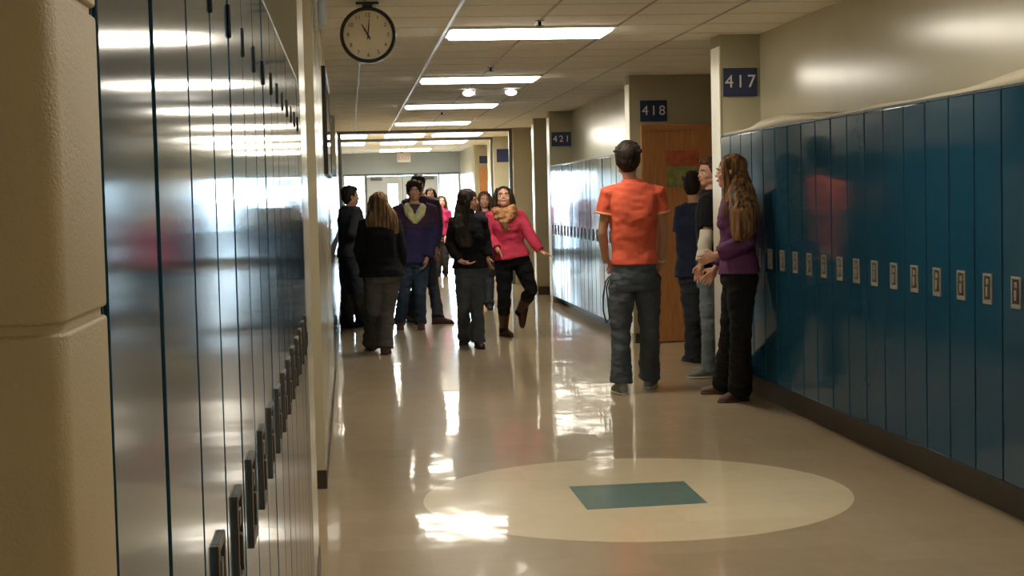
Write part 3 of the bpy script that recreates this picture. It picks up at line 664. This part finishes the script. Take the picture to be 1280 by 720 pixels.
# ------------------------------------------------------------------ lockers
ORD = 'first second third fourth fifth sixth seventh eighth ninth tenth eleventh twelfth thirteenth fourteenth fifteenth sixteenth seventeenth eighteenth nineteenth twentieth twenty-first twenty-second twenty-third twenty-fourth twenty-fifth twenty-sixth twenty-seventh twenty-eighth'.split()
def make_locker(side, z0, z1, depth, bez, hinge=True):
    """locker whose door lies in the plane x=0, facing +x (side=1) or -x (side=-1); y from 0 to LW"""
    t = empty('locker')
    s = side
    def bx(x0, x1, *r): a, b = s*x0, s*x1; return (min(a, b), max(a, b), *r)
    link('body', B(bx(-depth, -.022, 0.001, LW-.001, z0, z1), bx(-.022, -.004, 0.001, .006, z0, z1), bx(-.022, -.004, LW-.006, LW-.001, z0, z1), bx(-.022, -.004, .008, LW-.008, z1-.012, z1), bx(-.022, -.004, .008, LW-.008, z0, z0+.012)), M['lockbody'], t)
    # door, slightly dished, edges bent
    d = link('door', B(bx(-.020, 0, .0075, LW-.0075, z0+.015, z1-.015)), M['locker'], t, bevel=.004)
    bm = bmesh.new(); yc, w, zc, h = LW/2, .072, 1.065, .140
    for a in ((yc-w/2-.013, yc-w/2, zc-h/2, zc+h/2), (yc+w/2, yc+w/2+.013, zc-h/2, zc+h/2), (yc-w/2, yc+w/2, zc+h/2-.012, zc+h/2), (yc-w/2, yc+w/2, zc-h/2, zc-h/2+.02)):
        box(bm, *bx(-.002, .006, *a), 0)
    box(bm, *bx(-.002, .001, yc-w/2, yc+w/2, zc-h/2+.02, zc+h/2-.012), 1)
    box(bm, *bx(.001, .009, yc-.011, yc+.011, zc-.035, zc+.01), 0)
    box(bm, *bx(.001, .006, yc-.014, yc+.014, zc+.02, zc+.045), 0)
    h_ = link('handle', bm, [bez, M['cup']], d, bevel=.002)
    if not hinge: return t
    bm = bmesh.new()
    for z in (1.80,): tube(bm, [(s*.001, .003, z-.022), (s*.001, .003, z+.022)], [.0032]*2, 8)
    link('hinge', bm, M['dark'], d, smooth=True)
    return t
def copy_tree(o, parent=None):
    c = o.copy(); COL.objects.link(c); c.parent = parent
    for ch in list(o.children): copy_tree(ch, c)
    return c
RJ = random.Random(11)
def bank(proto, n, x, y0, where, group, jt=.0015):
    for i in range(n):
        o = proto if i == 0 else copy_tree(proto)
        o.location = (x, y0+i*LW, 0)
        for d_ in o.children:
            if d_.name.startswith('door'): d_.rotation_euler = (0, RJ.uniform(-jt, jt)*.3, RJ.uniform(-jt, jt)); d_.location.x = -.0008
        o['label'] = where(i, n); o['category'] = 'locker'; o['group'] = group
    return
ZB, ZT = .195, 1.973
pl = make_locker(1, .1, 1.973, .34, M['bezel'])
bank(pl, 15, XL, LK0, lambda i, n: 'glossy blue locker on the left wall, %s from the block pillar' % ORD[i], 'near lockers on the left wall')
pr = make_locker(-1, ZB, ZT, .31, M['pale'], False)
n1 = 24
bank(pr, n1, XR, 11.775-n1*LW, lambda i, n: 'dark blue locker on the right wall, %s from the 417 pillar' % ORD[n-1-i], 'near lockers on the right wall')
pr2 = make_locker(-1, .1, ZT, .31, M['bezel'], False)
bank(pr2, 20, XR, 15.91, lambda i, n: 'shiny blue locker between the 418 and 421 signs, %s from the 418 corner' % ORD[i], 'far lockers on the right wall', .006)
pl2 = make_locker(1, .1, ZT, .34, M['bezel'], False)
bank(pl2, 27, XL, 13.7, lambda i, n: 'blue locker down the left wall, %s beyond the dark display case' % ORD[i], 'far lockers on the left wall')
struct('baseboard_left_kick', B((-.50, -.21, 1.09, LK1, 0, .1), (-.50, -.21, 13.7, 21.93, 0, .1)), M['base'])
# buckled pale strip along the top of the right lockers
bm = bmesh.new(); prev = None
for i in range(121):
    y = 4.6+i*(11.76-4.6)/120
    h = .018+.05*max(0, math.sin((y-5.2)*1.55))**1.5 + .012*noise.noise(Vector((y*2, 0, 0)))
    row = [bm.verts.new(v) for v in ((XR+.015, y, ZT+.001), (XR+.03+.01*math.sin(y*3), y, ZT+h), (XRW-.004, y, ZT+h+.015), (XRW-.004, y, ZT+h+.012), (XR+.035+.01*math.sin(y*3), y, ZT+h-.004), (XR+.018, y, ZT+.001))]
    if prev:
        for j in range(6): bm.faces.new((prev[j], prev[(j+1) % 6], row[(j+1) % 6], row[j]))
    prev = row
tag(link('paper_strip', bm, M['paper'], smooth=True), 'long buckled pale strip lying along the tops of the right lockers', 'cover strip')

# ------------------------------------------------------------------ ceiling lights
GL = 'fluorescent ceiling lights'
def clight(x0, x1, yc, label, depth=.61):
    t = empty('ceiling_light', ((x0+x1)/2, yc, ZC)); a = (x1-x0)/2; b = depth/2
    link('light_frame', B((-a, a, -b, -b+.025, -.018, -.001), (-a, a, b-.025, b, -.018, -.001), (-a, -a+.025, -b+.025, b-.025, -.018, -.001), (a-.025, a, -b+.025, b-.025, -.018, -.001)), M['tbarw'], t)
    bm = B((-a+.026, a-.026, -b+.026, b-.026, -.036, -.006)); link('diffuser', bm, M['lamp'], t, bevel=.02)
    tag(t, label, 'ceiling light', GL)
clight(.745, 1.955, 11.33, 'bright rectangular ceiling light, nearest one in view, left of the 417 sign')
clight(.745, 1.955, 15.68, 'second bright ceiling light down the corridor')
clight(.745, 1.955, 20.05, 'third bright ceiling light down the corridor')
clight(.745, 1.955, 24.5, 'fourth bright ceiling light, just before the dark cross frame')
clight(.745, 1.955, 6.98, 'ceiling light above the floor circle, out of view overhead')
clight(.745, 1.955, 2.63, 'ceiling light overhead beside the block pillar, out of view')
for j, yy in enumerate((28.9, 32.6)):
    for q, (x0, x1) in enumerate(((-.14, .38), (.68, 1.45), (1.58, 2.5))):  # outer panels are added for the ceiling glow and reflected daylight
        clight(x0, x1, yy, '%s ceiling light in the %s row beyond the dark cross frame' % (('left', 'middle', 'right')[q], ('first', 'second')[j]), 1.2)
clight(.745, 1.955, -4.0, 'ceiling light behind the camera, out of view')  # unseen light added to brighten faces turned to the camera
clight(.75, 2.0, 37.3, 'last ceiling light, in front of the exit sign', 1.2)

# ------------------------------------------------------------------ clock
cc = onY(460, 44, 9.6)
t = empty('wall_clock', cc); RX = (PI/2, 0, 0)
def disc(bm, r, y0, y1, n=64, r1=None):
    r1 = r1 or r
    loft(bm, [(Vector((0, y0, 0)), Vector((r, 0, 0)), Vector((0, 0, r))), (Vector((0, y1, 0)), Vector((r1, 0, 0)), Vector((0, 0, r1)))], n)
bm = bmesh.new(); R_ = .172
prof_ = [(R_-.022, -.028), (R_-.012, -.038), (R_-.003, -.034), (R_, -.02), (R_, .03), (R_-.01, .035), (R_-.022, .0)]
prev = None; first = None
for i in range(64):
    a = 2*PI*i/64; row = [bm.verts.new((q[0]*math.cos(a), q[1], q[0]*math.sin(a))) for q in prof_]
    if prev:
        for j in range(len(prof_)): bm.faces.new((prev[j], prev[(j+1) % 7], row[(j+1) % 7], row[j]))
    else: first = row
    prev = row
for j in range(7): bm.faces.new((prev[j], prev[(j+1) % 7], first[(j+1) % 7], first[j]))
bmesh.ops.recalc_face_normals(bm, faces=bm.faces)
link('rim', bm, M['dark'], t, smooth=True)
bm = bmesh.new(); disc(bm, R_-.02, -.012, .02); cface = link('clock_face', bm, M['face'], t)
for h in range(12):
    a = PI/2-2*PI*(h+1)/12; text(str(h+1), .035, 'numeral', M['cup'], cface, (.122*math.cos(a), -.0135, .122*math.sin(a)), RX, .0008)
def hand_(name, ang, ln, w):
    bm = bmesh.new(); a = PI/2-ang; dx, dz = math.cos(a), math.sin(a)
    tube(bm, [(-dx*.025, -.019, -dz*.025), (dx*ln*.5, -.019, dz*ln*.5), (dx*ln, -.019, dz*ln)], [w*.8, w, w*.4], 8, flat=1); link(name, bm, M['dark'], t)
hand_('hour_hand', -2*PI*30/360*1.0, .075, .0045); hand_('minute_hand', 2*PI*1/60, .105, .0032)
bm = B((-.03, .03, -.02, .02, .165, .20)); box(bm, -.07, .07, -.03, .03, ZC-cc.z-.016, ZC-cc.z-.001); link('mount', bm, M['dark'], t, bevel=.004)
for s in (-1, 1):
    bm = bmesh.new(); ell(bm, Vector((s*.050, -.01, .185)), (Vector((.02, 0, 0)), Vector((0, .02, 0)), Vector((0, 0, .010)))); link('mount_bolt', bm, M['signw'], t, smooth=True)
tag(t, 'round clock with black rim and cream face hanging from the ceiling', 'clock')

# ------------------------------------------------------------------ signs
def sign(x0, x1, y, z0, z1, s, lab, size):
    t = empty('room_sign', ((x0+x1)/2, y, (z0+z1)/2)); a, b = (x1-x0)/2, (z1-z0)/2
    link('sign_plate', B((-a, a, -.012, -.001, -b, b)), M['sign'], t, bevel=.002)
    for i_, c_ in enumerate(s): text(c_, size, 'digit', M['digits'], t, ((i_-1)*.088, -.013, 0), RX)
    tag(t, lab, 'sign', 'room number signs')
sign(2.905, 3.175, 11.78, 2.275, 2.49, '417', 'navy room sign reading 417 on the nearest right pillar', .14)
sign(2.99, 3.27, 15.66, 2.275, 2.49, '418', 'navy room sign reading 418 left of the wooden door top', .14)
sign(2.91, 3.19, 22.02, 2.25, 2.45, '421', 'small navy room sign reading 421 above the far right lockers', .13)
sign(2.95, 3.2, 30.7, 2.24, 2.50, '', 'dark far sign on the pillar behind the coral jacket girl', .1)
sign(3.0, 3.22, 35.4-.0, 2.33, 2.50, '', 'smallest dark sign above the last wooden door', .1)
t = empty('exit_sign', (1.40, 39.0, 2.59))
link('sign_box', B((-.165, .165, -.03, .03, -.11, .11)), M['signx'], t, bevel=.006); text('EXIT', .15, 'exit_lettering', M['red'], t, (0, -.032, 0), RX)
link('hanger', B((-.02, .02, -.02, .02, .11, .158)), M['signw'], t); tag(t, 'white exit sign with red letters hanging before the end doors', 'exit sign')
# emergency lamp unit
t = empty('emergency_light', (1.60, 17.3, ZC))
link('housing', B((-.17, .17, -.05, .05, -.075, -.002)), M['signw'], t, bevel=.01)
for s in (-1, 1):
    bm = bmesh.new(); ell(bm, Vector((s*.24, -.02, -.045)), (Vector((.065, 0, 0)), Vector((0, .045, 0)), Vector((0, 0, .036)))); link('lamp_head', bm, M['spot'], t, smooth=True)
    bm = bmesh.new(); tube(bm, [(s*.16, 0, -.03), (s*.21, 0, -.04)], [.014]*2, 10); link('arm', bm, M['signw'], t, smooth=True)
tag(t, 'twin headed emergency light unit on the ceiling between the second and third lights', 'emergency light')
for x, y, lab in ((1.35, 10.7, 'small dark sprinkler head on the ceiling in front of the nearest light'), (1.35, 14.44, 'small dark sprinkler head on the ceiling before the second light'), (1.33, 21.7, 'small sprinkler head on the ceiling between the third and fourth lights')):
    bm = bmesh.new(); tube(bm, [(0, 0, -.001), (0, 0, -.03)], [.012]*2, 12); tube(bm, [(0, 0, -.034), (0, 0, -.038)], [.030]*2, 16, ends=False); tube(bm, [(0, 0, -.001), (0, 0, -.006)], [.035]*2, 16, ends=False)
    o = link('sprinkler_head', bm, M['dark'], smooth=False); o.location = (x, y, ZC); tag(o, lab, 'sprinkler', 'ceiling sprinklers')
# display case on the left wall
t = empty('display_case', (XL, 11.0, 2.11))
link('case_frame', B((.001, .03, 0, .04, -.38, .38), (.001, .03, 2.36, 2.4, -.38, .38), (.001, .03, .04, 2.36, .34, .38), (.001, .03, .04, 2.36, -.38, -.34), (.001, .01, .04, 2.36, -.34, .34)), M['dark'], t, bevel=.003)
link('case_glass', B((.022, .026, .04, 2.36, -.34, .34)), M['glass'], t); tag(t, 'dark framed glass case mounted high on the left wall', 'display case')
# pale fitting high on the left wall
t = empty('wall_light', (XL, 9.0, 2.62)); link('back_plate', B((.001, .02, -.05, .05, -.09, .09)), M['signw'], t, bevel=.003)
bm = bmesh.new(); tube(bm, [(.046, 0, .05), (.046, 0, -.055)], [.026]*2, 16); link('lens', bm, mat('pale blue lens', (.60, .72, .85), .1, var=.05, vscale=3), t, smooth=True)
tag(t, 'pale blue lensed fitting high on the left wall beside the clock', 'wall fitting')

# ------------------------------------------------------------------ daylight
w = bpy.data.worlds.new('sky'); scene.world = w; w.use_nodes = True; N = w.node_tree.nodes; L = w.node_tree.links
bg = N['Background']; bg.inputs['Color'].default_value = (.62, .83, 1, 1); bg.inputs['Strength'].default_value = 34.
for x0, x1, z0, z1 in ops+[(1.01, 1.26, .9, 1.95), (1.5, 1.75, .9, 1.95)]:
    ld = bpy.data.lights.new('window_portal', 'AREA'); ld.shape = 'RECTANGLE'; ld.size = x1-x0; ld.size_y = z1-z0; ld.cycles.is_portal = True
    o = bpy.data.objects.new('window_portal', ld); COL.objects.link(o); o.location = ((x0+x1)/2, Y1+.22, (z0+z1)/2); o.rotation_euler = (-PI/2, 0, 0)
vs_ = scene.view_settings; vs_.view_transform = 'Standard'; vs_.look = 'None'; vs_.gamma = 1; vs_.use_curve_mapping = False; vs_.exposure = .02
scene.cycles.use_denoising = True; scene.cycles.max_bounces = 8; scene.cycles.diffuse_bounces = 5; scene.cycles.glossy_bounces = 5
scene.cycles.caustics_reflective = True; scene.cycles.sample_clamp_indirect = 6
